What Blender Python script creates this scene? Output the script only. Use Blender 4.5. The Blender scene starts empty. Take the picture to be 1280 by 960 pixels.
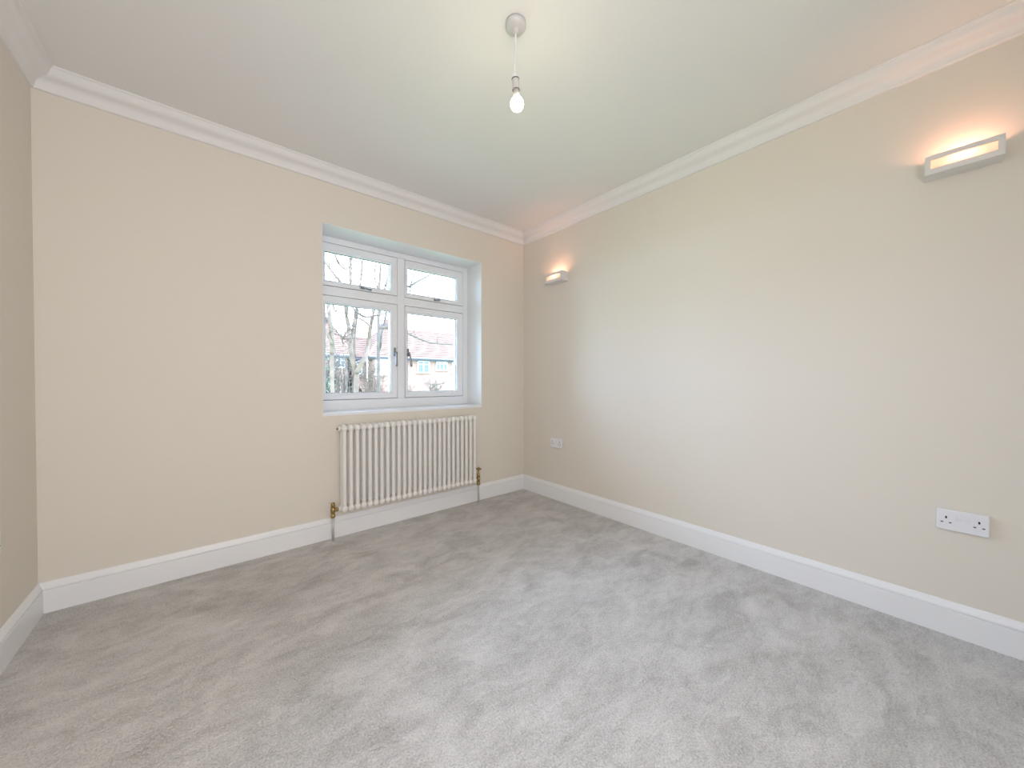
import bpy, bmesh, math, random
from mathutils import Vector, Matrix
from math import pi, sin, cos

# ------------------------------------------------------------------ camera
scene = bpy.context.scene
COL = scene.collection
cam_d = bpy.data.cameras.new('camera')
cam = bpy.data.objects.new('camera', cam_d)
COL.objects.link(cam)
cam_d.sensor_width = 36.0
cam_d.lens = 452.47 * 36.0 / 1280.0
cam_d.clip_start = 0.02
cam_d.clip_end = 400
cam.location = (-2.3423, -2.6063, 1.0503)
cam.rotation_euler = (pi / 2 - 0.0115, 0.0, -0.7003)
scene.camera = cam

# ------------------------------------------------------------------ sky and exposure
SKY = 20.5           # overcast white sky
LAMP = 145.0         # linear lamp inside each wall light
BULB = 52.0          # pendant bulb
world = bpy.data.worlds.new('overcast_sky')
scene.world = world
world.use_nodes = True
wn = world.node_tree.nodes
wn['Background'].inputs['Color'].default_value = (0.49, 0.675, 1.0, 1)
wn['Background'].inputs['Strength'].default_value = SKY
vs = scene.view_settings
vs.view_transform = 'Standard'
vs.look = 'None'
vs.gamma = 1.0
vs.exposure = 0.11
vs.use_curve_mapping = False

# daylight guide in the window opening: tells the sampler where the sky is
pl = bpy.data.lights.new('window_daylight', 'AREA')
pl.shape = 'RECTANGLE'
pl.size, pl.size_y = 1.27, 1.22
pl.cycles.is_portal = True
po = bpy.data.objects.new('window_daylight', pl)
COL.objects.link(po)
po.location = (-1.13, 0.31, 1.45)
po.rotation_euler = (-pi / 2, 0, 0)      # faces into the room

# added fill light behind the camera to even out the room, no real lamp
FILL = 28.5
fl = bpy.data.lights.new('fill_light', 'AREA')
fl.shape = 'RECTANGLE'
fl.size, fl.size_y = 0.9, 1.7
fl.energy = FILL
fl.color = (0.95, 0.925, 0.96)
fo = bpy.data.objects.new('fill_light', fl)
COL.objects.link(fo)
fo.location = (-2.32, -3.28, 1.25)
fo.rotation_euler = (pi / 2, 0, 0)       # faces the window wall

# ------------------------------------------------------------------ helpers
def link(ob, parent=None):
    COL.objects.link(ob)
    if parent is not None:
        ob.parent = parent
    return ob

def obj(name, bm, mat, parent=None, smooth=False):
    me = bpy.data.meshes.new(name)
    bmesh.ops.recalc_face_normals(bm, faces=bm.faces)
    bm.to_mesh(me)
    bm.free()
    if smooth:
        for p in me.polygons:
            p.use_smooth = True
    if mat is not None:
        me.materials.append(mat)
    return link(bpy.data.objects.new(name, me), parent)

def tag(o, label, cat, group=None):
    o['label'] = label
    o['category'] = cat
    if group:
        o['group'] = group
    return o

def thing(name, label, cat, loc=(0, 0, 0), group=None):
    o = bpy.data.objects.new(name, None)
    o.empty_display_size = 0.05
    link(o)
    o.location = loc
    return tag(o, label, cat, group)

def struct(o, label=None):
    o['kind'] = 'structure'
    if label:
        o['label'] = label
    return o

def box(bm, a, b, bevel=0.0, seg=2):
    x0, y0, z0 = [min(a[i], b[i]) for i in range(3)]
    x1, y1, z1 = [max(a[i], b[i]) for i in range(3)]
    v = [bm.verts.new(p) for p in ((x0, y0, z0), (x1, y0, z0), (x1, y1, z0), (x0, y1, z0),
                                   (x0, y0, z1), (x1, y0, z1), (x1, y1, z1), (x0, y1, z1))]
    f = [bm.faces.new([v[i] for i in q]) for q in
         ((3, 2, 1, 0), (4, 5, 6, 7), (0, 1, 5, 4), (1, 2, 6, 5), (2, 3, 7, 6), (3, 0, 4, 7))]
    if bevel:
        es = list({e for ff in f for e in ff.edges})
        bmesh.ops.bevel(bm, geom=es, offset=bevel, segments=seg, profile=0.5, affect='EDGES')

def sweep(bm, prof, path, close_prof=False):
    """Loft a list of profile rings. path = list of functions/point lists of equal length."""
    rings = [[bm.verts.new(p) for p in ring] for ring in path]
    n = len(rings[0])
    m = n if close_prof else n - 1
    for a, b in zip(rings, rings[1:]):
        for i in range(m):
            j = (i + 1) % n
            bm.faces.new((a[i], a[j], b[j], b[i]))
    return rings

def lathe(bm, prof, n=20, M=None, cap=True):
    """prof = [(radius, height)...] turned about z."""
    M = M or Matrix.Identity(4)
    rings = []
    for r, h in prof:
        rings.append([bm.verts.new(M @ Vector((r * cos(2 * pi * k / n), r * sin(2 * pi * k / n), h)))
                      for k in range(n)])
    for a, b in zip(rings, rings[1:]):
        for i in range(n):
            j = (i + 1) % n
            bm.faces.new((a[i], a[j], b[j], b[i]))
    if cap:
        bm.faces.new(rings[0][::-1])
        bm.faces.new(rings[-1])

def tube(bm, pts, radii, n=6, cap=True):
    pts = [Vector(p) for p in pts]
    if not isinstance(radii, (list, tuple)):
        radii = [radii] * len(pts)
    rings = []
    up = Vector((0, 0, 1))
    for i, p in enumerate(pts):
        d = (pts[min(i + 1, len(pts) - 1)] - pts[max(i - 1, 0)]).normalized()
        ref = up if abs(d.z) < 0.95 else Vector((1, 0, 0))
        a = d.cross(ref).normalized()
        b = d.cross(a).normalized()
        rings.append([bm.verts.new(p + (a * cos(2 * pi * k / n) + b * sin(2 * pi * k / n)) * radii[i])
                      for k in range(n)])
    for a, b in zip(rings, rings[1:]):
        for i in range(n):
            j = (i + 1) % n
            bm.faces.new((a[i], a[j], b[j], b[i]))
    if cap and n > 2:
        bm.faces.new(rings[0][::-1])
        bm.faces.new(rings[-1])

def smooth_pts(pts, k=3):
    """Catmull-Rom through the points."""
    P = [Vector(p) for p in pts]
    if len(P) < 3:
        return P
    out = []
    for i in range(len(P) - 1):
        p0, p1, p2, p3 = P[max(i - 1, 0)], P[i], P[i + 1], P[min(i + 2, len(P) - 1)]
        for s in range(k):
            t = s / k
            out.append(0.5 * ((2 * p1) + (p2 - p0) * t + (2 * p0 - 5 * p1 + 4 * p2 - p3) * t * t
                              + (3 * p1 - p0 - 3 * p2 + p3) * t ** 3))
    out.append(P[-1])
    return out

# ------------------------------------------------------------------ materials
def principled(name, col, rough=0.5, metal=0.0, noise=None, bump=None, spec=0.5):
    m = bpy.data.materials.new(name)
    m.use_nodes = True
    nt = m.node_tree
    b = nt.nodes['Principled BSDF']
    b.inputs['Base Color'].default_value = (*col, 1)
    b.inputs['Roughness'].default_value = rough
    b.inputs['Metallic'].default_value = metal
    b.inputs['Specular IOR Level'].default_value = spec
    tc = nt.nodes.new('ShaderNodeTexCoord')
    if noise:
        sc, amt = noise
        n = nt.nodes.new('ShaderNodeTexNoise')
        n.inputs['Scale'].default_value = sc
        n.inputs['Detail'].default_value = 4
        r = nt.nodes.new('ShaderNodeValToRGB')
        r.color_ramp.elements[0].position = 0.3
        r.color_ramp.elements[1].position = 0.7
        r.color_ramp.elements[0].color = (*[max(0, c * (1 - amt)) for c in col], 1)
        r.color_ramp.elements[1].color = (*[min(1, c * (1 + amt)) for c in col], 1)
        nt.links.new(tc.outputs['Object'], n.inputs['Vector'])
        nt.links.new(n.outputs['Fac'], r.inputs['Fac'])
        nt.links.new(r.outputs['Color'], b.inputs['Base Color'])
    if bump:
        sc, st, dist = bump
        n2 = nt.nodes.new('ShaderNodeTexNoise')
        n2.inputs['Scale'].default_value = sc
        n2.inputs['Detail'].default_value = 3
        bp = nt.nodes.new('ShaderNodeBump')
        bp.inputs['Strength'].default_value = st
        bp.inputs['Distance'].default_value = dist
        nt.links.new(tc.outputs['Object'], n2.inputs['Vector'])
        nt.links.new(n2.outputs['Fac'], bp.inputs['Height'])
        nt.links.new(bp.outputs['Normal'], b.inputs['Normal'])
    return m

def emitter(name, col, strength):
    m = bpy.data.materials.new(name)
    m.use_nodes = True
    nt = m.node_tree
    nt.nodes.clear()
    e = nt.nodes.new('ShaderNodeEmission')
    e.inputs['Color'].default_value = (*col, 1)
    e.inputs['Strength'].default_value = strength
    o = nt.nodes.new('ShaderNodeOutputMaterial')
    nt.links.new(e.outputs[0], o.inputs['Surface'])
    return m

def glass_mat():
    m = bpy.data.materials.new('window_glass')
    m.use_nodes = True
    nt = m.node_tree
    nt.nodes.clear()
    t = nt.nodes.new('ShaderNodeBsdfTransparent')
    t.inputs['Color'].default_value = (0.97, 0.985, 0.975, 1)
    g = nt.nodes.new('ShaderNodeBsdfGlossy')
    g.inputs['Roughness'].default_value = 0.01
    fr = nt.nodes.new('ShaderNodeFresnel')
    fr.inputs['IOR'].default_value = 1.45
    mx = nt.nodes.new('ShaderNodeMixShader')
    o = nt.nodes.new('ShaderNodeOutputMaterial')
    nt.links.new(fr.outputs[0], mx.inputs[0])
    nt.links.new(t.outputs[0], mx.inputs[1])
    nt.links.new(g.outputs[0], mx.inputs[2])
    nt.links.new(mx.outputs[0], o.inputs['Surface'])
    return m

def frosted_mat():
    m = bpy.data.materials.new('frosted_glass')
    m.use_nodes = True
    nt = m.node_tree
    nt.nodes.clear()
    t = nt.nodes.new('ShaderNodeBsdfTranslucent')
    t.inputs['Color'].default_value = (0.95, 0.92, 0.86, 1)
    d = nt.nodes.new('ShaderNodeBsdfDiffuse')
    d.inputs['Color'].default_value = (0.9, 0.88, 0.85, 1)
    mx = nt.nodes.new('ShaderNodeMixShader')
    mx.inputs[0].default_value = 0.35
    o = nt.nodes.new('ShaderNodeOutputMaterial')
    nt.links.new(t.outputs[0], mx.inputs[1])
    nt.links.new(d.outputs[0], mx.inputs[2])
    nt.links.new(mx.outputs[0], o.inputs['Surface'])
    return m

def carpet_mat():
    m = bpy.data.materials.new('carpet')
    m.use_nodes = True
    nt = m.node_tree
    L = nt.links.new
    b = nt.nodes['Principled BSDF']
    b.inputs['Roughness'].default_value = 1.0
    b.inputs['Specular IOR Level'].default_value = 0.05
    b.inputs['Sheen Weight'].default_value = 0.15
    b.inputs['Sheen Roughness'].default_value = 0.6
    tc = nt.nodes.new('ShaderNodeTexCoord')
    def noise(scale, detail=3, dist=0.0, rough=0.5, stretch=None):
        n = nt.nodes.new('ShaderNodeTexNoise')
        n.inputs['Scale'].default_value = scale
        n.inputs['Detail'].default_value = detail
        n.inputs['Distortion'].default_value = dist
        n.inputs['Roughness'].default_value = rough
        if stretch:
            mp = nt.nodes.new('ShaderNodeMapping')
            mp.inputs['Scale'].default_value = stretch[0]
            mp.inputs['Rotation'].default_value = (0, 0, stretch[1])
            L(tc.outputs['Object'], mp.inputs['Vector'])
            L(mp.outputs['Vector'], n.inputs['Vector'])
        else:
            L(tc.outputs['Object'], n.inputs['Vector'])
        return n.outputs['Fac']
    def math_(op, a, b_, clamp=False):
        n = nt.nodes.new('ShaderNodeMath')
        n.operation = op
        n.use_clamp = clamp
        for i, v in enumerate((a, b_)):
            if isinstance(v, (int, float)):
                n.inputs[i].default_value = v
            else:
                L(v, n.inputs[i])
        return n.outputs[0]
    big = noise(3.0, 4, 1.2, 0.55, ((1.0, 1.7, 1), 0.5))      # swathes where the pile lies over
    mid = noise(11.0, 5, 1.1, 0.60, ((0.8, 1.7, 1), 0.9))     # foot and hand marks
    fine = noise(60.0, 4, 1.0, 0.65)
    tuft = noise(170.0, 2, 0.0, 0.8)
    ln = noise(6.0, 3, 3.2, 0.55, ((1.0, 1.5, 1), -0.35))     # short creases at the edge of a mark
    lm = noise(4.3, 2, 0.4)
    crease = math_('SUBTRACT', 1.0, math_('MULTIPLY', math_('ABSOLUTE', math_('SUBTRACT', ln, 0.5), 0.0), 42.0), True)
    crease = math_('MULTIPLY', crease, math_('MULTIPLY', math_('SUBTRACT', lm, 0.50), 7.0, True))
    s = math_('ADD', math_('MULTIPLY', big, 0.60), math_('MULTIPLY', mid, 0.42))
    s = math_('ADD', s, math_('MULTIPLY', fine, 0.24))
    s = math_('ADD', s, math_('MULTIPLY', tuft, 0.95))
    s = math_('SUBTRACT', s, math_('MULTIPLY', crease, 0.035))
    ramp = nt.nodes.new('ShaderNodeValToRGB')
    e = ramp.color_ramp.elements
    e[0].position = 0.57
    e[0].color = (CARPET[0] * 0.64, CARPET[1] * 0.63, CARPET[2] * 0.61, 1)
    e[1].position = 0.99
    e[1].color = (CARPET[0] * 1.22, CARPET[1] * 1.22, CARPET[2] * 1.22, 1)
    s = math_('SUBTRACT', s, 0.28)
    L(s, ramp.inputs['Fac'])
    L(ramp.outputs['Color'], b.inputs['Base Color'])
    h = math_('ADD', math_('MULTIPLY', mid, 0.012), math_('MULTIPLY', fine, 0.005))
    h = math_('ADD', h, math_('MULTIPLY', tuft, 0.006))
    h = math_('SUBTRACT', h, math_('MULTIPLY', crease, 0.002))
    bp = nt.nodes.new('ShaderNodeBump')
    bp.inputs['Strength'].default_value = 0.9
    bp.inputs['Distance'].default_value = 1.0
    L(h, bp.inputs['Height'])
    L(bp.outputs['Normal'], b.inputs['Normal'])
    return m

CARPET = (0.655, 0.63, 0.61)
M = {}
M['wall'] = principled('cream_wall_paint', (0.80, 0.745, 0.655), 0.75, bump=(220, 0.08, 0.001), spec=0.25)
M['ceil'] = principled('white_ceiling_paint', (0.85, 0.84, 0.81), 0.8, bump=(200, 0.06, 0.001), spec=0.2)
M['trim'] = principled('white_gloss_trim', (0.90, 0.90, 0.905), 0.35)
M['cove'] = principled('white_cornice_paint', (0.85, 0.835, 0.815), 0.7, spec=0.25)
M['upvc'] = principled('white_window_frame', (0.90, 0.92, 0.95), 0.3)
M['seal'] = principled('dark_window_seal', (0.10, 0.10, 0.11), 0.6)
M['glass'] = glass_mat()
M['carpet'] = carpet_mat()
M['rad'] = principled('white_radiator_enamel', (0.88, 0.855, 0.81), 0.35)
M['brass'] = principled('antique_brass', (0.40, 0.29, 0.12), 0.32, metal=1.0, noise=(90, 0.35))
M['pipe'] = principled('grey_pipe', (0.62, 0.60, 0.57), 0.4, metal=0.3)
M['chrome'] = principled('chrome_handle', (0.30, 0.31, 0.34), 0.22, metal=1.0)
M['reveal'] = principled('brightened_reveal', (0.88, 0.89, 0.87), 0.7, spec=0.25)  # whiter than the walls to brighten the reveal; light put into the colour
M['plastic'] = principled('white_plastic', (0.84, 0.84, 0.86), 0.35)
M['rose'] = principled('off_white_rose_plastic', (0.62, 0.61, 0.60), 0.4)
M['dark'] = principled('dark_hole', (0.015, 0.015, 0.015), 0.7)
M['plaster'] = principled('white_lamp_plaster', (0.80, 0.77, 0.74), 0.6)
M['frost'] = frosted_mat()
M['lamp'] = emitter('wall_lamp_tube', (1.0, 0.47, 0.31), LAMP)
M['bulb'] = emitter('pendant_bulb', (1.0, 0.86, 0.62), BULB)
# outside
M['grass'] = principled('lawn', (0.24, 0.32, 0.12), 0.95, noise=(3.0, 0.4))
M['tile'] = principled('red_clay_roof_tile', (0.132, 0.066, 0.041), 0.9, noise=(4.0, 0.25))
M['brick'] = principled('orange_brick', (0.19, 0.108, 0.076), 0.9, noise=(12.0, 0.2))
M['chimney'] = principled('sooty_brick', (0.075, 0.045, 0.04), 0.9, noise=(9.0, 0.2))
M['frame_out'] = principled('white_house_window_frame', (0.5, 0.5, 0.5), 0.5)
M['pane_out'] = principled('house_window_glass', (0.03, 0.045, 0.055), 0.08)
M['gutter'] = principled('dark_gutter', (0.04, 0.035, 0.035), 0.6)
M['render'] = principled('white_render', (0.30, 0.30, 0.29), 0.9)
M['bark'] = principled('pale_bark', (0.085, 0.055, 0.034), 0.95, noise=(6.0, 0.3))
M['bark2'] = principled('grey_bark', (0.062, 0.045, 0.031), 0.95, noise=(6.0, 0.3))
M['twig'] = principled('brown_twig', (0.042, 0.027, 0.018), 0.95)
M['leaf'] = principled('evergreen_leaf', (0.055, 0.075, 0.03), 0.7)

# ------------------------------------------------------------------ room shell
XL, YF, H = -2.929, -3.35, 2.432      # left wall, wall behind the camera, ceiling height
WX0, WX1, WZ0, WZ1 = -1.763, -0.496, 0.829, 2.076
T = 0.30

bm = bmesh.new()
box(bm, (XL - T, YF - T, -0.2), (T, T, 0.0))
struct(obj('floor', bm, M['carpet']), 'pale grey cut pile carpet with brushed foot marks')
bm = bmesh.new()
box(bm, (XL - T, YF - T, H), (T, T, H + 0.25))
struct(obj('ceiling', bm, M['ceil']), 'plain white ceiling')

bm = bmesh.new()
IN = 0.222
box(bm, (XL - T, 0, 0), (WX0, IN, H))
box(bm, (WX1, 0, 0), (T, IN, H))
box(bm, (WX0, 0, 0), (WX1, IN, WZ0 - 0.02))
box(bm, (WX0, 0, WZ1), (WX1, IN, H))
OX0 = -1.815
box(bm, (XL - T, IN, 0), (OX0, T, H))
box(bm, (WX1, IN, 0), (T, T, H))
box(bm, (OX0, IN, 0), (WX1, T, WZ0))
box(bm, (OX0, IN, WZ1 + 0.006), (WX1, T, H))
struct(obj('wall_back', bm, M['wall']), 'cream painted wall with the deep window opening')
bm = bmesh.new()
box(bm, (0, YF - T, 0), (T, 0, H))
struct(obj('wall_right', bm, M['wall']), 'cream painted wall carrying both wall lights')
bm = bmesh.new()
box(bm, (XL - T, YF - T, 0), (XL, 0, H))
struct(obj('wall_left', bm, M['wall']), 'cream painted wall at the left edge')
bm = bmesh.new()
box(bm, (XL, YF - T, 0), (0, YF, H))
struct(obj('wall_front', bm, M['wall']), 'cream painted wall behind the camera')

def perimeter(prof, name, mat, names):
    """Mouldings with mitred corners; prof = [(distance from wall, z)...]."""
    runs = {
        'back': lambda d, z, s: (XL + d if s == 0 else -d, -d, z),
        'right': lambda d, z, s: (-d, -d if s == 0 else YF + d, z),
        'front': lambda d, z, s: (-d if s == 0 else XL + d, YF + d, z),
        'left': lambda d, z, s: (XL + d, YF + d if s == 0 else -d, z),
    }
    for side, nm, lab in names:
        f = runs[side]
        bm = bmesh.new()
        sweep(bm, None, [[f(d, z, 0) for d, z in prof], [f(d, z, 1) for d, z in prof]], close_prof=True)
        o = obj(nm, bm, mat)
        struct(o, lab)

base_prof = [(-0.002, 0.0), (0.018, 0.0), (0.018, 0.1035), (0.0165, 0.1042), (0.0120, 0.1045), (0.0120, 0.1078),
             (0.0158, 0.1085), (0.0154, 0.112), (0.0135, 0.1175), (0.0105, 0.123), (0.0080, 0.128),
             (0.0065, 0.1325), (0.0048, 0.1355), (0.0018, 0.1368), (-0.002, 0.1368)]
perimeter(base_prof, 'baseboard', M['trim'], [
    ('back', 'baseboard_back', 'white moulded skirting board under the window'),
    ('right', 'baseboard_right', 'white moulded skirting board along the right wall'),
    ('left', 'baseboard_left', 'white moulded skirting board along the left wall'),
    ('front', 'baseboard_front', None)])

D, P = 0.090, 0.080                      # cornice drop and projection
cz = H - D
cove_prof = [(-0.002, H + 0.002), (P, H + 0.002), (P, H - 0.006), (P - 0.002, H - 0.0085), (P - 0.006, H - 0.0085),
             (P - 0.008, H - 0.0115)]
ax, az, bx, bz = P - 0.009, H - 0.013, 0.0125, cz + 0.012
for k in range(15):                      # cyma: swells below the ceiling, hollow above the wall
    t = k / 14
    o_ = 0.0075 * sin(2 * pi * t)
    cove_prof.append((ax + (bx - ax) * t + o_ * 0.70, az + (bz - az) * t - o_ * 0.70))
cove_prof += [(0.0125, cz + 0.007), (0.0115, cz + 0.003), (0.0085, cz + 0.0005), (0.005, cz), (-0.002, cz)]
perimeter(cove_prof, 'trim', M['cove'], [
    ('back', 'trim_1', 'white hollow cornice over the window wall'),
    ('right', 'trim_2', 'white hollow cornice over the right wall'),
    ('left', 'trim_3', 'white hollow cornice over the left wall'),
    ('front', 'trim_4', None)])

# ------------------------------------------------------------------ window
win = bpy.data.objects.new('window_1', None)
link(win)
win.location = (-1.135, 0.222, 0.83)
struct(win, 'white four pane casement window in a deep reveal')
WO = Vector(win.location)

def wpart(name, bm, mat, parent=win, **k):
    bmesh.ops.translate(bm, verts=bm.verts, vec=-WO)
    return obj(name, bm, mat, parent, **k)

FY0, FY1 = 0.2225, 0.285
bm = bmesh.new()
box(bm, (-1.813, FY0, 0.832), (-1.752, FY1, 2.0745), 0.003)
box(bm, (-0.548, FY0, 0.832), (-0.4965, FY1, 2.0745), 0.003)
box(bm, (-1.752, FY0, 2.031), (-0.548, FY1, 2.0745), 0.003)
box(bm, (-1.752, FY0, 0.829), (-0.548, FY1, 0.903), 0.003)
wpart('outer_frame', bm, M['upvc'])
bm = bmesh.new()
box(bm, (-1.165, FY0, 0.903), (-1.104, FY1, 2.031), 0.003)
wpart('mullion', bm, M['upvc'])
for a, b in ((-1.752, -1.165), (-1.104, -0.548)):
    bm = bmesh.new()
    box(bm, (a, FY0, 1.657), (b, FY1, 1.722), 0.003)
    wpart('transom', bm, M['upvc'])
bm = bmesh.new()
box(bm, (WX0, 0.0005, WZ0 - 0.02), (WX1, 0.2225, WZ0 + 0.001), 0.002)
wpart('sill_board', bm, M['upvc'])

bm = bmesh.new()
box(bm, (WX1 - 0.0025, 0.0008, WZ0 + 0.001), (WX1 + 0.001, 0.2224, WZ1))
box(bm, (WX0, 0.0008, WZ1 - 0.0025), (WX1, 0.2224, WZ1 + 0.001))
box(bm, (WX0 - 0.001, 0.0008, WZ0 + 0.001), (WX0 + 0.0025, 0.2224, WZ1))
wpart('bright_reveal_skin', bm, M['reveal'])  # thin skin added over the opening to carry the brighter colour

def ring(bm, o, i, y0, y1, cham=0.012):
    """Frame ring; o, i = (x0, z0, x1, z1); glazing bead slopes back to the glass."""
    def rect(r, y):
        return [(r[0], y, r[1]), (r[2], y, r[1]), (r[2], y, r[3]), (r[0], y, r[3])]
    j = (i[0] - cham, i[1] - cham, i[2] + cham, i[3] + cham)
    e = 0.003
    oo = (o[0] + e, o[1] + e, o[2] - e, o[3] - e)
    jj = (j[0] - 0.002, j[1] - 0.002, j[2] + 0.002, j[3] + 0.002)
    path = [rect(o, y1), rect(o, y0 + e), rect(oo, y0), rect(jj, y0), rect(j, y0 + 0.003),
            rect(i, y0 + 0.012), rect(i, y1), rect(o, y1)]
    sweep(bm, None, path, close_prof=True)

def pot_handle(parent, cx, cz, side):
    """Pear shaped lever handle hanging on a slim plate; side = lever lean."""
    bm = bmesh.new()
    box(bm, (cx - 0.009, 0.211, cz - 0.022), (cx + 0.009, 0.2195, cz + 0.045), 0.004, 2)
    lathe(bm, [(0.0115, 0), (0.011, 0.012), (0.0095, 0.022), (0.0105, 0.030), (0.006, 0.036)], 12,
          Matrix.Translation((cx, 0.2125, cz)) @ Matrix.Rotation(pi / 2, 4, 'X'))
    pts = [(cx, 0.184, cz), (cx + 0.003 * side, 0.179, cz - 0.02), (cx + 0.006 * side, 0.176, cz - 0.05),
           (cx + 0.010 * side, 0.176, cz - 0.085), (cx + 0.012 * side, 0.178, cz - 0.105)]
    tube(bm, smooth_pts(pts, 3), [0.0085, 0.008, 0.0075, 0.007, 0.007, 0.007, 0.0075, 0.008, 0.009, 0.0098,
                                  0.010, 0.0095, 0.005], 8)
    return wpart('lever_handle', bm, M['chrome'], parent, smooth=True)

def stay_handle(parent, cx, cz, side):
    """Cranked fastener on the bottom rail of a top light."""
    bm = bmesh.new()
    box(bm, (cx - 0.016, 0.2115, cz - 0.010), (cx + 0.016, 0.2195, cz + 0.012), 0.003)
    lathe(bm, [(0.008, 0), (0.0075, 0.014), (0.0085, 0.022), (0.004, 0.026)], 10,
          Matrix.Translation((cx, 0.212, cz)) @ Matrix.Rotation(pi / 2, 4, 'X'))
    pts = [(cx, 0.190, cz), (cx + 0.018 * side, 0.186, cz - 0.008), (cx + 0.045 * side, 0.188, cz - 0.012),
           (cx + 0.058 * side, 0.192, cz - 0.012)]
    tube(bm, smooth_pts(pts, 3), [0.0075] * 7 + [0.0085, 0.0095, 0.005], 8)
    return wpart('cranked_handle', bm, M['chrome'], parent, smooth=True)

sashes = {
    'top_left': ((-1.752, 1.722, -1.165, 2.031), (-1.692, 1.766, -1.221, 1.970)),
    'top_right': ((-1.104, 1.722, -0.548, 2.031), (-1.074, 1.766, -0.612, 1.970)),
    'low_left': ((-1.752, 0.903, -1.165, 1.657), (-1.692, 0.953, -1.221, 1.597)),
    'low_right': ((-1.104, 0.903, -0.548, 1.657), (-1.074, 0.953, -0.612, 1.597)),
}
for key, (o_, i_) in sashes.items():
    g = 0.0035
    oo = (o_[0] + g, o_[1] + g, o_[2] - g, o_[3] - g)
    bm = bmesh.new()
    ring(bm, oo, i_, 0.2195, 0.270)
    sash = bpy.data.objects.new('sash', None)
    so = wpart('sash', bm, M['upvc'])
    bm = bmesh.new()
    q = (o_[0] - 0.004, o_[1] - 0.004, o_[2] + 0.004, o_[3] + 0.004)
    iq = (o_[0] + 0.02, o_[1] + 0.02, o_[2] - 0.02, o_[3] - 0.02)
    ring(bm, q, iq, 0.2705, 0.2845, 0.002)
    wpart('weather_seal', bm, M['seal'], so)
    bm = bmesh.new()
    e = 0.004
    ring(bm, (i_[0] - e, i_[1] - e, i_[2] + e, i_[3] + e), (i_[0] + 0.0025, i_[1] + 0.0025, i_[2] - 0.0025, i_[3] - 0.0025),
         0.2405, 0.2455, 0.0005)
    wpart('glazing_gasket', bm, M['seal'], so)
    bm = bmesh.new()
    box(bm, (i_[0] - 0.003, 0.246, i_[1] - 0.003), (i_[2] + 0.003, 0.250, i_[3] + 0.003))
    wpart('glass_pane', bm, M['glass'], so)
    if key == 'low_left':
        pot_handle(so, -1.190, 1.262, -0.2)
    elif key == 'low_right':
        pot_handle(so, -1.080, 1.262, 1.0)
    elif key == 'top_left':
        stay_handle(so, -1.440, 1.745, 1)
    else:
        stay_handle(so, -0.800, 1.745, -1)

# ------------------------------------------------------------------ radiator
RY, RZ0, RZ1 = -0.058, 0.177, 0.752
rad = thing('column_radiator', 'white two column radiator on the wall under the window', 'radiator', (-1.141, RY, RZ0))
RO = Vector(rad.location)
bm = bmesh.new()
tr, hr, half = 0.0136, 0.0236, 0.024
for sy in (-1, 1):
    lathe(bm, [(tr, hr), (tr, RZ1 - RZ0 - hr)], 12, Matrix.Translation((0, sy * half, 0)), cap=False)
for z in (hr, RZ1 - RZ0 - hr):
    prof = []
    for k in range(6):
        a = -pi / 2 + k / 5 * pi / 2
        prof.append((max(0.0005, 0.0203 * cos(a)), -half + 0.0190 * sin(a)))
    prof += [(r, -h) for r, h in prof[::-1]]
    lathe(bm, prof, 14, Matrix.Translation((0, 0, z)) @ Matrix.Diagonal((1, 1, 1.16, 1)) @ Matrix.Rotation(pi / 2, 4, 'X'))
sec = obj('column_section', bm, M['rad'], rad, smooth=True)
N = 26
x0, x1 = -1.655, -0.627
for k in range(N):
    s = sec if k == 0 else sec.copy()
    if k:
        COL.objects.link(s)
    s.parent = rad
    s.location = (x0 + (x1 - x0) * k / (N - 1) - RO.x, 0, 0)
for z, n in ((hr, 'end_bush'), (RZ1 - RZ0 - hr, 'end_bush')):
    for sx, xx in ((-1, x0 - 0.0195), (1, x1 + 0.0195)):
        bm = bmesh.new()
        lathe(bm, [(0.017, 0.0), (0.017, 0.010), (0.014, 0.013)], 12,
              Matrix.Translation((xx - RO.x, 0, z)) @ Matrix.Rotation(sx * pi / 2, 4, 'Y'))
        obj(n, bm, M['rad'], rad)
bm = bmesh.new()
lathe(bm, [(0.006, 0.0), (0.006, 0.008), (0.0035, 0.010)], 8,
      Matrix.Translation((x0 - 0.0325 - RO.x, 0, RZ1 - RZ0 - hr)) @ Matrix.Rotation(-pi / 2, 4, 'Y'))
o = obj('bleed_valve', bm, M['brass'], rad)
o['label'] = 'small brass bleed valve'
for xx in (-1.45, -0.83):
    for z in (0.10, 0.47):
        bm = bmesh.new()
        box(bm, (xx - 0.012 - RO.x, 0.010, z), (xx + 0.012 - RO.x, 0.0577, z + 0.03), 0.002)
        obj('wall_bracket', bm, M['rad'], rad)

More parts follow.
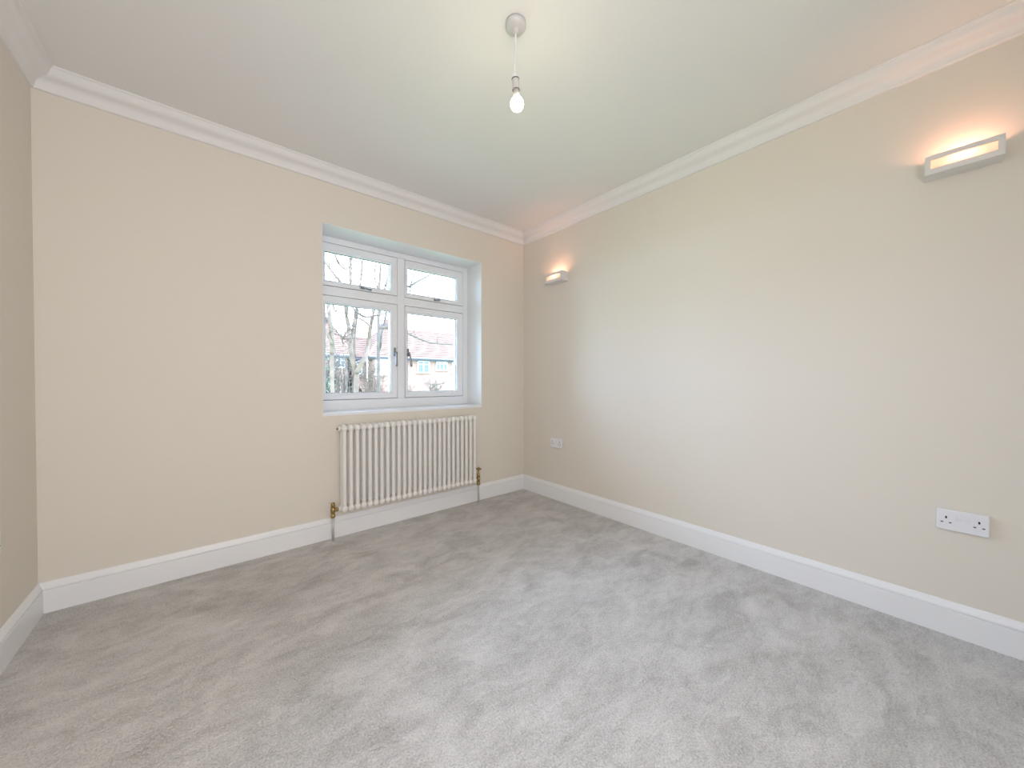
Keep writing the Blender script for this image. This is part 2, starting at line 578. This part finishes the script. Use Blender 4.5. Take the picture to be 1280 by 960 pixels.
def valve(name, label, x, side, wheel):
    t = thing(name, label, 'valve', (x, RY, 0.0))
    zc = RZ0 + hr
    bm = bmesh.new()
    lathe(bm, [(0.0078, 0.0), (0.0078, 0.158)], 12)
    o = obj('supply_pipe', bm, M['pipe'], t, smooth=True)
    o['label'] = 'grey metal pipe'
    bm = bmesh.new()
    lathe(bm, [(0.012, 0.152), (0.0145, 0.156), (0.0145, 0.168), (0.0115, 0.171), (0.011, 0.178), (0.0135, 0.184),
               (0.0150, zc), (0.0135, zc + 0.014), (0.0105, zc + 0.018)], 14)
    obj('valve_body', bm, M['brass'], t, smooth=True)
    bm = bmesh.new()
    gap = abs((x0 - 0.0325 if side > 0 else x1 + 0.0325) - x)
    lathe(bm, [(0.009, 0.008), (0.009, 0.016), (0.0135, 0.018), (0.0135, max(0.024, gap - 0.012)), (0.0100, max(0.026, gap - 0.010)),
               (0.0100, gap)], 12, Matrix.Translation((0, 0, zc)) @ Matrix.Rotation(side * pi / 2, 4, 'Y'))
    obj('union_nut', bm, M['brass'], t)
    bm = bmesh.new()
    if wheel:
        lathe(bm, [(0.0095, zc + 0.016), (0.0125, zc + 0.022), (0.0125, zc + 0.045), (0.008, zc + 0.052), (0.0055, zc + 0.058),
                   (0.0055, zc + 0.074), (0.0075, zc + 0.078)], 12)
        obj('valve_stem', bm, M['brass'], t, smooth=True)
        bm = bmesh.new()
        zh = zc + 0.086
        for k in range(4):
            a = k * pi / 2 + 0.5
            tube(bm, [(0, 0, zh), (0.014 * cos(a), 0.014 * sin(a), zh + 0.001), (0.023 * cos(a), 0.023 * sin(a), zh + 0.002),
                      (0.027 * cos(a), 0.027 * sin(a), zh + 0.002)], [0.0055, 0.0048, 0.0065, 0.003], 8)
        lathe(bm, [(0.006, zh - 0.010), (0.0095, zh - 0.004), (0.0095, zh + 0.006), (0.006, zh + 0.012), (0.003, zh + 0.018)], 12)
        obj('cross_handle', bm, M['brass'], t, smooth=True)
    else:
        lathe(bm, [(0.0095, zc + 0.016), (0.0125, zc + 0.020), (0.0125, zc + 0.040), (0.0105, zc + 0.046), (0.005, zc + 0.049)], 12)
        obj('lockshield_cap', bm, M['brass'], t, smooth=True)

valve('radiator_valve', 'brass capped valve at the left end of the radiator', -1.7205, 1, False)
valve('radiator_valve', 'brass valve with cross handle at the right end of the radiator', -0.5690, -1, True)

# ------------------------------------------------------------------ sockets
def socket(label, loc, rot):
    """Double socket; local x along the wall, y out of the wall, z up."""
    t = thing('wall_socket', label, 'socket', loc, 'white double wall sockets')
    t.rotation_euler = (0, 0, rot)
    w, h, d = 0.0680, 0.0430, 0.0125
    bm = bmesh.new()
    box(bm, (-w, 0, -h), (w, d, h), 0.0045, 3)
    obj('face_plate', bm, M['plastic'], t)
    for sx in (-1, 1):
        bm = bmesh.new()
        box(bm, (sx * 0.010 - 0.0075, d - 0.001, 0.006), (sx * 0.010 + 0.0075, d + 0.0022, 0.029), 0.001)
        obj('rocker_switch', bm, M['plastic'], t)
        c = sx * 0.042
        bm = bmesh.new()
        box(bm, (c - 0.0025, d - 0.0015, 0.006), (c + 0.0025, d + 0.0004, 0.0155))
        o = obj('earth_slot', bm, M['dark'], t)
        for k in (-1, 1):
            bm = bmesh.new()
            box(bm, (c + k * 0.011 - 0.0036, d - 0.0015, -0.0115), (c + k * 0.011 + 0.0036, d + 0.0004, -0.0075))
            obj('pin_slot', bm, M['dark'], t)
    return t

socket('white double socket low on the right wall, nearest the camera', (-0.0, -2.6655, 0.473), pi / 2)
socket('white double socket low on the right wall near the far corner', (-0.0, -0.4375, 0.498), pi / 2)
socket('white double socket on the left wall, cut by the picture edge', (XL, -0.482, 0.462), -pi / 2)

# ------------------------------------------------------------------ pendant
pend = thing('pendant_light', 'white pendant flex with a bare glowing bulb under the ceiling', 'lamp', (-1.4168, -1.5306, H))
bm = bmesh.new()
lathe(bm, [(0.0395, 0.001), (0.0395, -0.010), (0.0375, -0.018), (0.032, -0.023), (0.014, -0.0245), (0.0115, -0.027),
           (0.0105, -0.036), (0.0055, -0.040)], 28)
obj('ceiling_rose', bm, M['rose'], pend, smooth=True)
bm = bmesh.new()
flex = smooth_pts([(0.0, 0, -0.036), (-0.0015, 0, -0.09), (-0.003, 0, -0.14), (-0.0045, 0, -0.175), (-0.004, 0, -0.197)], 4)
tube(bm, flex, 0.0030, 8)
obj('flex', bm, M['plastic'], pend, smooth=True)
TM = Matrix.Translation((-0.004, 0, -0.19)) @ Matrix.Rotation(0.09, 4, 'Z') @ Matrix.Rotation(-0.10, 4, 'Y')
bm = bmesh.new()
lathe(bm, [(0.0045, -0.002), (0.0085, -0.006), (0.0125, -0.020), (0.0135, -0.024)], 18, TM)
obj('lampholder_cap', bm, M['plastic'], pend, smooth=True)
bm = bmesh.new()
prof = [(0.0110, -0.0250), (0.0128, -0.0268)]
for k in range(6):
    z = -0.0280 - k * 0.0053
    prof += [(0.0142, z), (0.0142, z - 0.0034), (0.0130, z - 0.0039), (0.0130, z - 0.0049)]
lathe(bm, prof + [(0.0142, -0.0605), (0.0142, -0.0630), (0.0118, -0.0640)], 20, TM)
obj('lampholder_skirt', bm, M['rose'], pend)
for z in (-0.0238, -0.0637):
    bm = bmesh.new()
    lathe(bm, [(0.0128, z), (0.0150, z - 0.0006), (0.0150, z - 0.0024), (0.0128, z - 0.0030)], 20, TM)
    o = obj('holder_ring', bm, M['gutter'], pend)
    o['label'] = 'thin dark ring'
bm = bmesh.new()
lathe(bm, [(0.0112, -0.0645), (0.0114, -0.083), (0.0130, -0.0925)], 16, TM)
obj('bulb_neck', bm, M['rose'], pend, smooth=True)
bm = bmesh.new()
prof = [(0.0125, -0.0920)]
for k in range(1, 13):
    a = 0.46 + (pi - 0.46) * k / 12
    prof.append((max(0.0006, 0.0258 * sin(a)), -0.1165 + 0.0262 * cos(a)))
lathe(bm, prof, 20, TM)
o = obj('bulb', bm, M['bulb'], pend, smooth=True)
o['label'] = 'glowing golf ball bulb'

# ------------------------------------------------------------------ wall lights
def wall_light(label, yc):
    t = thing('wall_light', label, 'lamp', (0, yc, 1.887), 'slotted wall lights')
    W, HH, DD = 0.099, 0.077, 0.080
    wt = 0.010
    zs0, zs1 = 0.0225, 0.0590       # slot in the face
    ys = 0.083
    bm = bmesh.new()
    f0, f1 = -DD, -DD + wt
    box(bm, (f0, -W, 0), (f1, W, zs0), 0.0012)
    box(bm, (f0, -W, zs1), (f1, W, HH), 0.0012)
    box(bm, (f0, -W, zs0 - 0.002), (f1, -ys, zs1 + 0.002), 0.0)
    box(bm, (f0, ys, zs0 - 0.002), (f1, W, zs1 + 0.002), 0.0)
    box(bm, (f1, -W, 0), (-0.0005, -W + wt, HH))
    box(bm, (f1, W - wt, 0), (-0.0005, W, HH))
    box(bm, (f1, -W + wt, 0), (-0.0022, W - wt, wt * 0.8))
    obj('lamp_housing', bm, M['plaster'], t)
    bm = bmesh.new()
    box(bm, (f1 - 0.0035, -ys + 0.0003, zs0 - 0.0015), (f1 - 0.001, ys - 0.0003, zs1 + 0.0015))
    o = obj('diffuser', bm, M['frost'], t)
    o['label'] = 'frosted glowing glass slot'
    bm = bmesh.new()
    lathe(bm, [(0.004, -0.036), (0.0058, -0.034), (0.0058, 0.034), (0.004, 0.036)], 10,
          Matrix.Translation((-0.052, 0, 0.046)) @ Matrix.Rotation(pi / 2, 4, 'X'))
    obj('lamp_tube', bm, M['lamp'], t, smooth=True)
    for s in (-1, 1):
        bm = bmesh.new()
        box(bm, (-0.0545, s * 0.0355, 0.0075), (-0.0495, s * 0.0385, 0.0465), 0.0008)
        obj('lamp_clip', bm, M['plaster'], t)

wall_light('white slotted wall light high on the right wall, nearest the camera', -2.653)
wall_light('white slotted wall light on the right wall near the far corner', -0.463)

# ------------------------------------------------------------------ outside
GZ = -2.8
bm = bmesh.new()
box(bm, (-60, 0.35, GZ - 0.3), (80, 90, GZ))
struct(obj('ground', bm, M['grass']), 'green lawn and gardens below the window')

def roof_slope(bm, ea, eb, ra, rb, n):
    """Tile courses between an eaves line and a ridge line, each lapping the one below."""
    ea, eb, ra, rb = [Vector(v) for v in (ea, eb, ra, rb)]
    nrm = (eb - ea).cross(ra - ea if (ra - ea).length > 1e-6 else rb - ea).normalized()
    if nrm.z < 0:
        nrm = -nrm
    for k in range(n):
        t0, t1 = k / n, (k + 1.25) / n
        t1 = min(t1, 1.0)
        a0, b0 = ea.lerp(ra, t0), eb.lerp(rb, t0)
        a1, b1 = ea.lerp(ra, t1), eb.lerp(rb, t1)
        up = nrm * 0.062
        v = [bm.verts.new(p) for p in (a0, b0, b0 + up, a0 + up, a1 + nrm * 0.004, b1 + nrm * 0.004)]
        bm.faces.new((v[0], v[1], v[2], v[3]))
        bm.faces.new((v[3], v[2], v[5], v[4]))

def house_window(parent, x0, x1, z0, z1, y, bars=1, glass='pane_out'):
    bm = bmesh.new()
    f = 0.07
    box(bm, (x0, y - 0.06, z0), (x0 + f, y + 0.05, z1))
    box(bm, (x1 - f, y - 0.06, z0), (x1, y + 0.05, z1))
    box(bm, (x0, y - 0.06, z1 - f), (x1, y + 0.05, z1))
    box(bm, (x0 - 0.05, y - 0.12, z0), (x1 + 0.05, y + 0.05, z0 + f))
    for k in range(bars):
        xx = x0 + (x1 - x0) * (k + 1) / (bars + 1)
        box(bm, (xx - 0.035, y - 0.055, z0), (xx + 0.035, y + 0.04, z1))
    box(bm, (x0, y - 0.055, z0 + (z1 - z0) * 0.68), (x1, y + 0.04, z0 + (z1 - z0) * 0.68 + 0.05))
    w = obj('window_frame', bm, M['frame_out'], parent)
    bm = bmesh.new()
    box(bm, (x0 + 0.03, y - 0.02, z0 + 0.03), (x1 - 0.03, y + 0.02, z1 - 0.03))
    obj('window_pane', bm, M[glass], w)

def chimney(parent, x, y, z0, z1, w=0.32, d=0.45):
    bm = bmesh.new()
    box(bm, (x - w, y - d, z0), (x + w, y + d, z1))
    box(bm, (x - w - 0.05, y - d - 0.05, z1 - 0.22), (x + w + 0.05, y + d + 0.05, z1 - 0.10))
    c = obj('chimney_stack', bm, M['chimney'], parent)
    for k in (-1, 1):
        bm = bmesh.new()
        lathe(bm, [(0.13, z1 - 0.02), (0.11, z1 + 0.28), (0.14, z1 + 0.32)], 10, Matrix.Translation((x, y + k * 0.24, 0)))
        obj('chimney_pot', bm, M['tile'], c)

def house(label, x0, x1, y0, depth, ze, zr, ridge_x0, ridge_x1, courses=17):
    t = thing('brick_house', label, 'house', (0, 0, 0))
    bm = bmesh.new()
    box(bm, (x0 + 0.25, y0 + 0.30, GZ), (x1 - 0.25, y0 + depth - 0.3, ze + 0.02))
    obj('brick_wall', bm, M['brick'], t)
    ym = y0 + depth / 2
    bm = bmesh.new()
    E = [(x0, y0, ze), (x1, y0, ze), (x1, y0 + depth, ze), (x0, y0 + depth, ze)]
    R = [(ridge_x0, ym, zr), (ridge_x1, ym, zr)]
    roof_slope(bm, E[0], E[1], R[0], R[1], courses)
    roof_slope(bm, E[2], E[3], R[1], R[0], courses)
    roof_slope(bm, E[1], E[2], R[1], R[1], courses)
    roof_slope(bm, E[3], E[0], R[0], R[0], courses)
    obj('tiled_roof', bm, M['tile'], t)
    bm = bmesh.new()
    tube(bm, [R[0], R[1]], 0.10, 8)
    for e, r in ((E[0], R[0]), (E[3], R[0]), (E[1], R[1]), (E[2], R[1])):
        tube(bm, [e, r], 0.09, 6)
    obj('ridge_tiles', bm, M['tile'], t)
    bm = bmesh.new()
    box(bm, (x0, y0 + 0.02, ze - 0.14), (x1, y0 + 0.30, ze - 0.02))
    tube(bm, [(x0, y0 - 0.05, ze - 0.02), (x1, y0 - 0.05, ze - 0.02)], 0.06, 8)
    obj('gutter', bm, M['gutter'], t)
    return t

FY = 20.0
WY = FY + 0.28
hl = house('orange brick house with hipped red roof seen through the left panes', -5.5, 4.34, FY, 8.0, 2.47, 4.86, -2.6, 4.05)
chimney(hl, 3.72, 24.3, 3.8, 5.25)
house_window(hl, 3.45, 3.95, 1.75, 2.38, WY, 1)
house_window(hl, 0.6, 1.8, 1.25, 2.33, WY, 2)
house_window(hl, 2.4, 3.1, -1.4, 0.2, WY, 1)

hr_ = house('long orange brick house with red tiled roof filling the lower right pane', 5.25, 20.0, FY, 8.0, 2.47, 4.86, 7.75, 17.0)
chimney(hr_, 8.0, 24.4, 4.2, 5.25, 0.36)
chimney(hr_, 15.5, 24.4, 4.2, 5.6, 0.36)
# low link on its left, with a porch
bm = bmesh.new()
box(bm, (4.62, FY + 1.3, GZ), (6.9, FY + 6.9, 2.45))
obj('link_wall', bm, M['brick'], hr_)
bm = bmesh.new()
roof_slope(bm, (4.50, FY + 1.0, 2.47), (7.0, FY + 1.0, 2.47), (4.50, FY + 4.1, 3.98), (7.0, FY + 4.1, 3.98), 13)
roof_slope(bm, (7.0, FY + 7.2, 2.47), (4.50, FY + 7.2, 2.47), (7.0, FY + 4.1, 3.98), (4.50, FY + 4.1, 3.98), 13)
obj('link_roof', bm, M['tile'], hr_)
bm = bmesh.new()
tube(bm, [(4.48, FY + 4.1, 3.99), (7.0, FY + 4.1, 3.99)], 0.09, 8)
obj('ridge_tiles', bm, M['tile'], hr_)
bm = bmesh.new()
box(bm, (4.50, FY + 1.0, 2.33), (6.9, FY + 1.28, 2.46))
obj('gutter', bm, M['gutter'], hr_)
house_window(hr_, 4.85, 5.25, 1.40, 2.28, FY + 1.28, 0)
bm = bmesh.new()
roof_slope(bm, (4.55, FY - 1.2, 0.25), (5.85, FY - 1.2, 0.25), (4.55, FY + 1.2, 1.35), (5.85, FY + 1.2, 1.35), 12)
obj('porch_roof', bm, M['tile'], hr_)
bm = bmesh.new()
box(bm, (4.65, FY - 1.0, GZ), (5.75, FY + 1.2, 0.32))
obj('porch_wall', bm, M['brick'], hr_)
bm = bmesh.new()
tube(bm, [(5.22, FY + 0.2, 2.4), (5.22, FY + 0.2, 0.8)], 0.05, 6)
o = obj('downpipe', bm, M['frame_out'], hr_)
o['label'] = 'white downpipe'
bm = bmesh.new()
box(bm, (5.50, FY - 0.25, GZ), (7.25, FY + 0.35, 2.30))
obj('bay_wall', bm, M['brick'], hr_)
bm = bmesh.new()
box(bm, (5.46, FY - 0.34, 1.34), (7.29, FY - 0.22, 1.44))
obj('bay_sill', bm, M['frame_out'], hr_)
house_window(hr_, 5.55, 7.2, 1.42, 2.33, FY - 0.25, 3, 'render')
house_window(hr_, 8.55, 9.45, 1.50, 2.36, WY, 1)
house_window(hr_, 9.95, 10.85, 1.70, 2.36, WY, 2)
house_window(hr_, 11.25, 12.2, 1.50, 2.36, WY, 1)
house_window(hr_, 14.0, 15.2, 1.30, 2.36, WY, 2)
house_window(hr_, 8.4, 9.6, -1.6, 0.0, WY, 2)

# ---- bare trees
def limb(parent, name, pts, r0, r1, mat):
    P = smooth_pts(pts, 4)
    n = len(P)
    bm = bmesh.new()
    tube(bm, P, [r0 + (r1 - r0) * i / (n - 1) for i in range(n)], 7)
    return obj(name, bm, M[mat], parent, smooth=True), P

def twigs(bm, P, rng, count, length, r, depth=1):
    for _ in range(count):
        i = rng.randrange(len(P) // 3, len(P))
        p = Vector(P[i])
        d = Vector((rng.uniform(-1, 1), rng.uniform(-0.7, 0.7), rng.uniform(-0.1, 1.0))).normalized()
        L = length * rng.uniform(0.4, 1.0)
        pts = [p]
        for k in range(4):
            d = (d + Vector((rng.uniform(-.35, .35), rng.uniform(-.35, .35), rng.uniform(-.15, .3)))).normalized()
            pts.append(pts[-1] + d * L / 4)
        tube(bm, pts, [r, r * .85, r * .7, r * .5, r * .3], 4, cap=False)
        if depth > 0:
            twigs(bm, pts, rng, 2, length * 0.5, r * 0.6, depth - 1)

def bare_tree(label, limbs, mat, seed, tw):
    base = limbs[0][3][0]
    t = thing('bare_tree', label, 'tree', (0, 0, 0), None)
    rng = random.Random(seed)
    tb = bmesh.new()
    for k, (nm, r0, r1, pts) in enumerate(limbs):
        if k == 0:
            pts = [(base[0] + 0.03, base[1], GZ - 0.05), (base[0] - 0.02, base[1] + 0.02, (GZ + base[2]) / 2)] + list(pts)
        if k:
            r0, r1 = r0 * (1.1 if r0 > 0.04 else 1.35) + 0.012, r1 + 0.014
        o, P = limb(t, 'trunk' if k == 0 else 'branch', pts, r0, r1, mat)
        if k:
            twigs(tb, P, rng, tw if r0 > 0.02 else tw // 2, 0.6, 0.011)
    o = obj('twigs', tb, M['twig'], t)
    o['kind'] = 'stuff'

TREE_A = [
  ('trunk', 0.075, 0.06, [(0.572, 7.0, -0.692), (0.556, 7.0, 0.127), (0.558, 7.0, 0.739), (0.58, 7.0, 1.228)]),
  ('l1', 0.05, 0.012, [(0.58, 7.0, 1.228), (0.465, 6.936, 1.547), (0.382, 6.907, 1.941), (0.417, 7.087, 2.362), (0.356, 7.07, 2.717), (0.346, 6.894, 3.087), (0.432, 6.957, 3.51), (0.481, 7.117, 3.999), (0.424, 7.013, 4.563), (0.408, 6.88, 5.112)]),
  ('l2', 0.05, 0.012, [(0.549, 6.9, 1.226), (0.649, 6.78, 1.507), (0.793, 6.914, 1.702), (0.889, 7.016, 2.086), (0.877, 6.856, 2.38), (0.918, 6.795, 2.683), (1.063, 6.971, 3.142), (1.154, 6.987, 3.516), (1.132, 6.807, 4.057), (1.146, 6.837, 4.69), (1.169, 7.01, 5.378)]),
  ('l3', 0.03, 0.008, [(0.466, 7.2, 1.969), (0.527, 7.134, 2.337), (0.64, 7.308, 2.7), (0.68, 7.238, 3.029), (0.694, 7.082, 3.417), (0.77, 7.192, 3.868), (0.833, 7.32, 4.29), (0.831, 7.177, 4.92)]),
  ('l4', 0.022, 0.008, [(0.613, 7.3, 1.672), (0.629, 7.349, 2.095), (0.688, 7.403, 2.527), (0.675, 7.225, 2.776), (0.775, 7.217, 3.08)]),
  ('b1', 0.022, 0.008, [(0.281, 6.8, 2.67), (0.223, 6.919, 3.211), (0.139, 6.803, 3.427), (-0.017, 6.681, 3.545), (-0.189, 6.828, 3.847), (-0.341, 6.912, 4.005)]),
  ('b2', 0.014, 0.006, [(0.387, 6.8, 3.47), (0.383, 6.88, 3.862), (0.24, 6.701, 3.732), (0.108, 6.746, 3.832), (0.062, 6.913, 4.095), (-0.012, 6.825, 4.399)]),
  ('b3', 0.018, 0.006, [(0.885, 6.7, 2.667), (0.676, 6.667, 2.619), (0.443, 6.59, 2.718), (0.364, 6.761, 2.91)]),
  ('b4', 0.016, 0.006, [(0.824, 6.7, 2.398), (0.63, 6.585, 2.504), (0.489, 6.68, 2.58)]),
  ('b5', 0.014, 0.005, [(0.885, 6.7, 2.667), (1.034, 6.609, 2.712), (1.353, 6.789, 2.816), (1.63, 6.769, 2.911)]),
  ('b6', 0.012, 0.005, [(0.223, 6.6, 2.195), (0.173, 6.616, 2.097), (0.163, 6.716, 2.029), (0.137, 6.554, 1.861)]),
  ('b7', 0.012, 0.005, [(0.278, 6.6, 2.335), (0.253, 6.709, 2.19), (0.142, 6.636, 2.02), (0.048, 6.482, 2.113)]),
  ('b8', 0.008, 0.004, [(0.447, 7.0, 3.963), (0.525, 7.101, 4.167), (0.57, 6.923, 4.211)]),
  ('b9', 0.007, 0.003, [(1.117, 7.0, 3.47), (1.035, 7.001, 3.771), (1.035, 6.881, 4.055)]),
]
TREE_B = [
  ('trunk', 0.06, 0.05, [(1.843, 9.0, -1.135), (1.849, 9.0, 0.403), (1.851, 9.0, 1.171), (1.854, 9.0, 1.938), (1.858, 9.0, 2.832), (1.859, 9.0, 3.087)]),
  ('l1', 0.045, 0.015, [(1.859, 9.0, 3.087), (1.966, 8.936, 3.677), (2.059, 8.907, 4.07), (2.262, 9.087, 4.505), (2.446, 9.07, 5.01), (2.538, 8.894, 5.64)]),
  ('l2', 0.03, 0.01, [(1.891, 9.1, 1.946), (1.925, 8.98, 2.196), (2.001, 9.114, 2.522), (2.12, 9.216, 2.883), (2.139, 9.056, 3.256), (2.197, 8.995, 3.721)]),
  ('l3', 0.025, 0.020, [(2.149, 8.8, 4.42), (2.385, 8.734, 4.27), (2.816, 8.908, 4.17), (2.897, 8.838, 4.196), (3.081, 8.682, 4.356), (3.339, 8.792, 4.506), (3.707, 8.92, 4.767), (4.006, 8.777, 5.044)]),
  ('b1', 0.014, 0.006, [(2.852, 8.8, 4.181), (2.989, 8.849, 4.535), (3.13, 8.903, 4.762), (3.103, 8.725, 4.93)]),
  ('b2', 0.012, 0.006, [(2.88, 8.8, 4.186), (2.877, 8.919, 3.968), (2.768, 8.803, 3.719)]),
]
TREE_C = [
  ('trunk', 0.05, 0.04, [(-0.222, 6.0, -0.451), (-0.233, 6.0, 0.606), (-0.247, 6.0, 1.133), (-0.244, 6.0, 1.623)]),
  ('l1', 0.038, 0.014, [(-0.244, 6.0, 1.623), (-0.258, 5.936, 1.914), (-0.295, 5.907, 2.254), (-0.283, 6.087, 2.575), (-0.318, 6.07, 2.882), (-0.435, 5.894, 3.173)]),
  ('l2', 0.014, 0.006, [(-0.267, 5.9, 1.91), (-0.341, 5.78, 2.319), (-0.324, 5.914, 2.63), (-0.235, 6.016, 2.745), (-0.211, 5.856, 2.533), (-0.146, 5.795, 2.618)]),
  ('l3', 0.016, 0.006, [(-0.268, 5.9, 1.824), (-0.392, 5.834, 2.066), (-0.476, 6.008, 2.299)]),
]

TREE_B.append(('l4', 0.022, 0.008, [(1.86, 9.0, 2.70), (2.20, 8.75, 2.74), (2.55, 8.6, 2.62), (2.80, 8.55, 2.50), (3.21, 8.5, 2.35), (3.58, 8.5, 2.29),
                                    (4.07, 8.5, 2.29), (4.5, 8.6, 2.36)]))
bare_tree('bare pale tree with forked trunk outside the left panes', TREE_A, 'bark', 3, 6)
bare_tree('slim grey bare tree whose branch reaches across the right panes', TREE_B, 'bark2', 8, 4)
bare_tree('thin pale bare tree nearest the left edge of the window', TREE_C, 'bark', 5, 5)

def shrub(name, label, x, y, top, rad, n, seed, mat='twig', leaves=0, r=0.018):
    t = thing(name, label, 'shrub', (0, 0, 0))
    rng = random.Random(seed)
    bm = bmesh.new()
    ends = []
    for _ in range(n):
        a, rr = rng.uniform(0, 2 * pi), rng.uniform(0.0, 0.35) * rad
        p = Vector((x + rr * cos(a), y + rr * sin(a), GZ - 0.02))
        a2, r2 = rng.uniform(0, 2 * pi), rng.uniform(0.2, 1.0) * rad
        e = Vector((x + r2 * cos(a2), y + r2 * sin(a2), GZ + (top - GZ) * rng.uniform(0.72, 1.0)))
        m1 = p.lerp(e, 0.4) + Vector((rng.uniform(-.15, .15), rng.uniform(-.15, .15), 0)) * rad
        m2 = p.lerp(e, 0.75) + Vector((rng.uniform(-.2, .2), rng.uniform(-.2, .2), 0)) * rad
        P = smooth_pts([p, m1, m2, e], 3)
        tube(bm, P, [r * (1.8 - 1.5 * i / (len(P) - 1)) for i in range(len(P))], 4, cap=False)
        twigs(bm, P, rng, 6, 0.7, r * 0.6, 1)
        ends += P[len(P) // 2:]
    o = obj('stems', bm, M[mat], t)
    o['kind'] = 'stuff'
    if leaves:
        lb = bmesh.new()
        for _ in range(leaves):
            p = rng.choice(ends) + Vector((rng.gauss(0, .13), rng.gauss(0, .13), rng.gauss(0, .13)))
            u = Vector((rng.uniform(-1, 1), rng.uniform(-1, 1), rng.uniform(-1, 1))).normalized()
            w = u.orthogonal().normalized()
            s = rng.uniform(0.03, 0.06)
            lb.faces.new([lb.verts.new(p + q) for q in (-u * s, w * s * .5 , u * s, -w * s * .5)])
        o = obj('leaves', lb, M['leaf'], t)
        o['kind'] = 'stuff'

shrub('bare_shrub', 'tall tangled bare shrub left of the forked tree', 1.00, 11.0, 2.15, 0.80, 60, 11, 'bark2')
shrub('bare_shrub', 'tangled bare shrub behind the forked tree trunk', 3.15, 13.4, 1.75, 0.55, 40, 12, 'bark')
shrub('bare_shrub', 'low bare shrub at the foot of the lower right pane', 5.15, 14.0, 1.0, 0.75, 26, 13, 'bark')
shrub('leafy_shrub', 'narrow green leafy shrub at the left edge of the window', 0.05, 8.0, 1.9, 0.28, 22, 14, 'twig', 900)
shrub('dark_shrub', 'small dark leafy shrub before the right hand house', 6.55, 14.0, 1.05, 0.32, 22, 15, 'twig', 500)
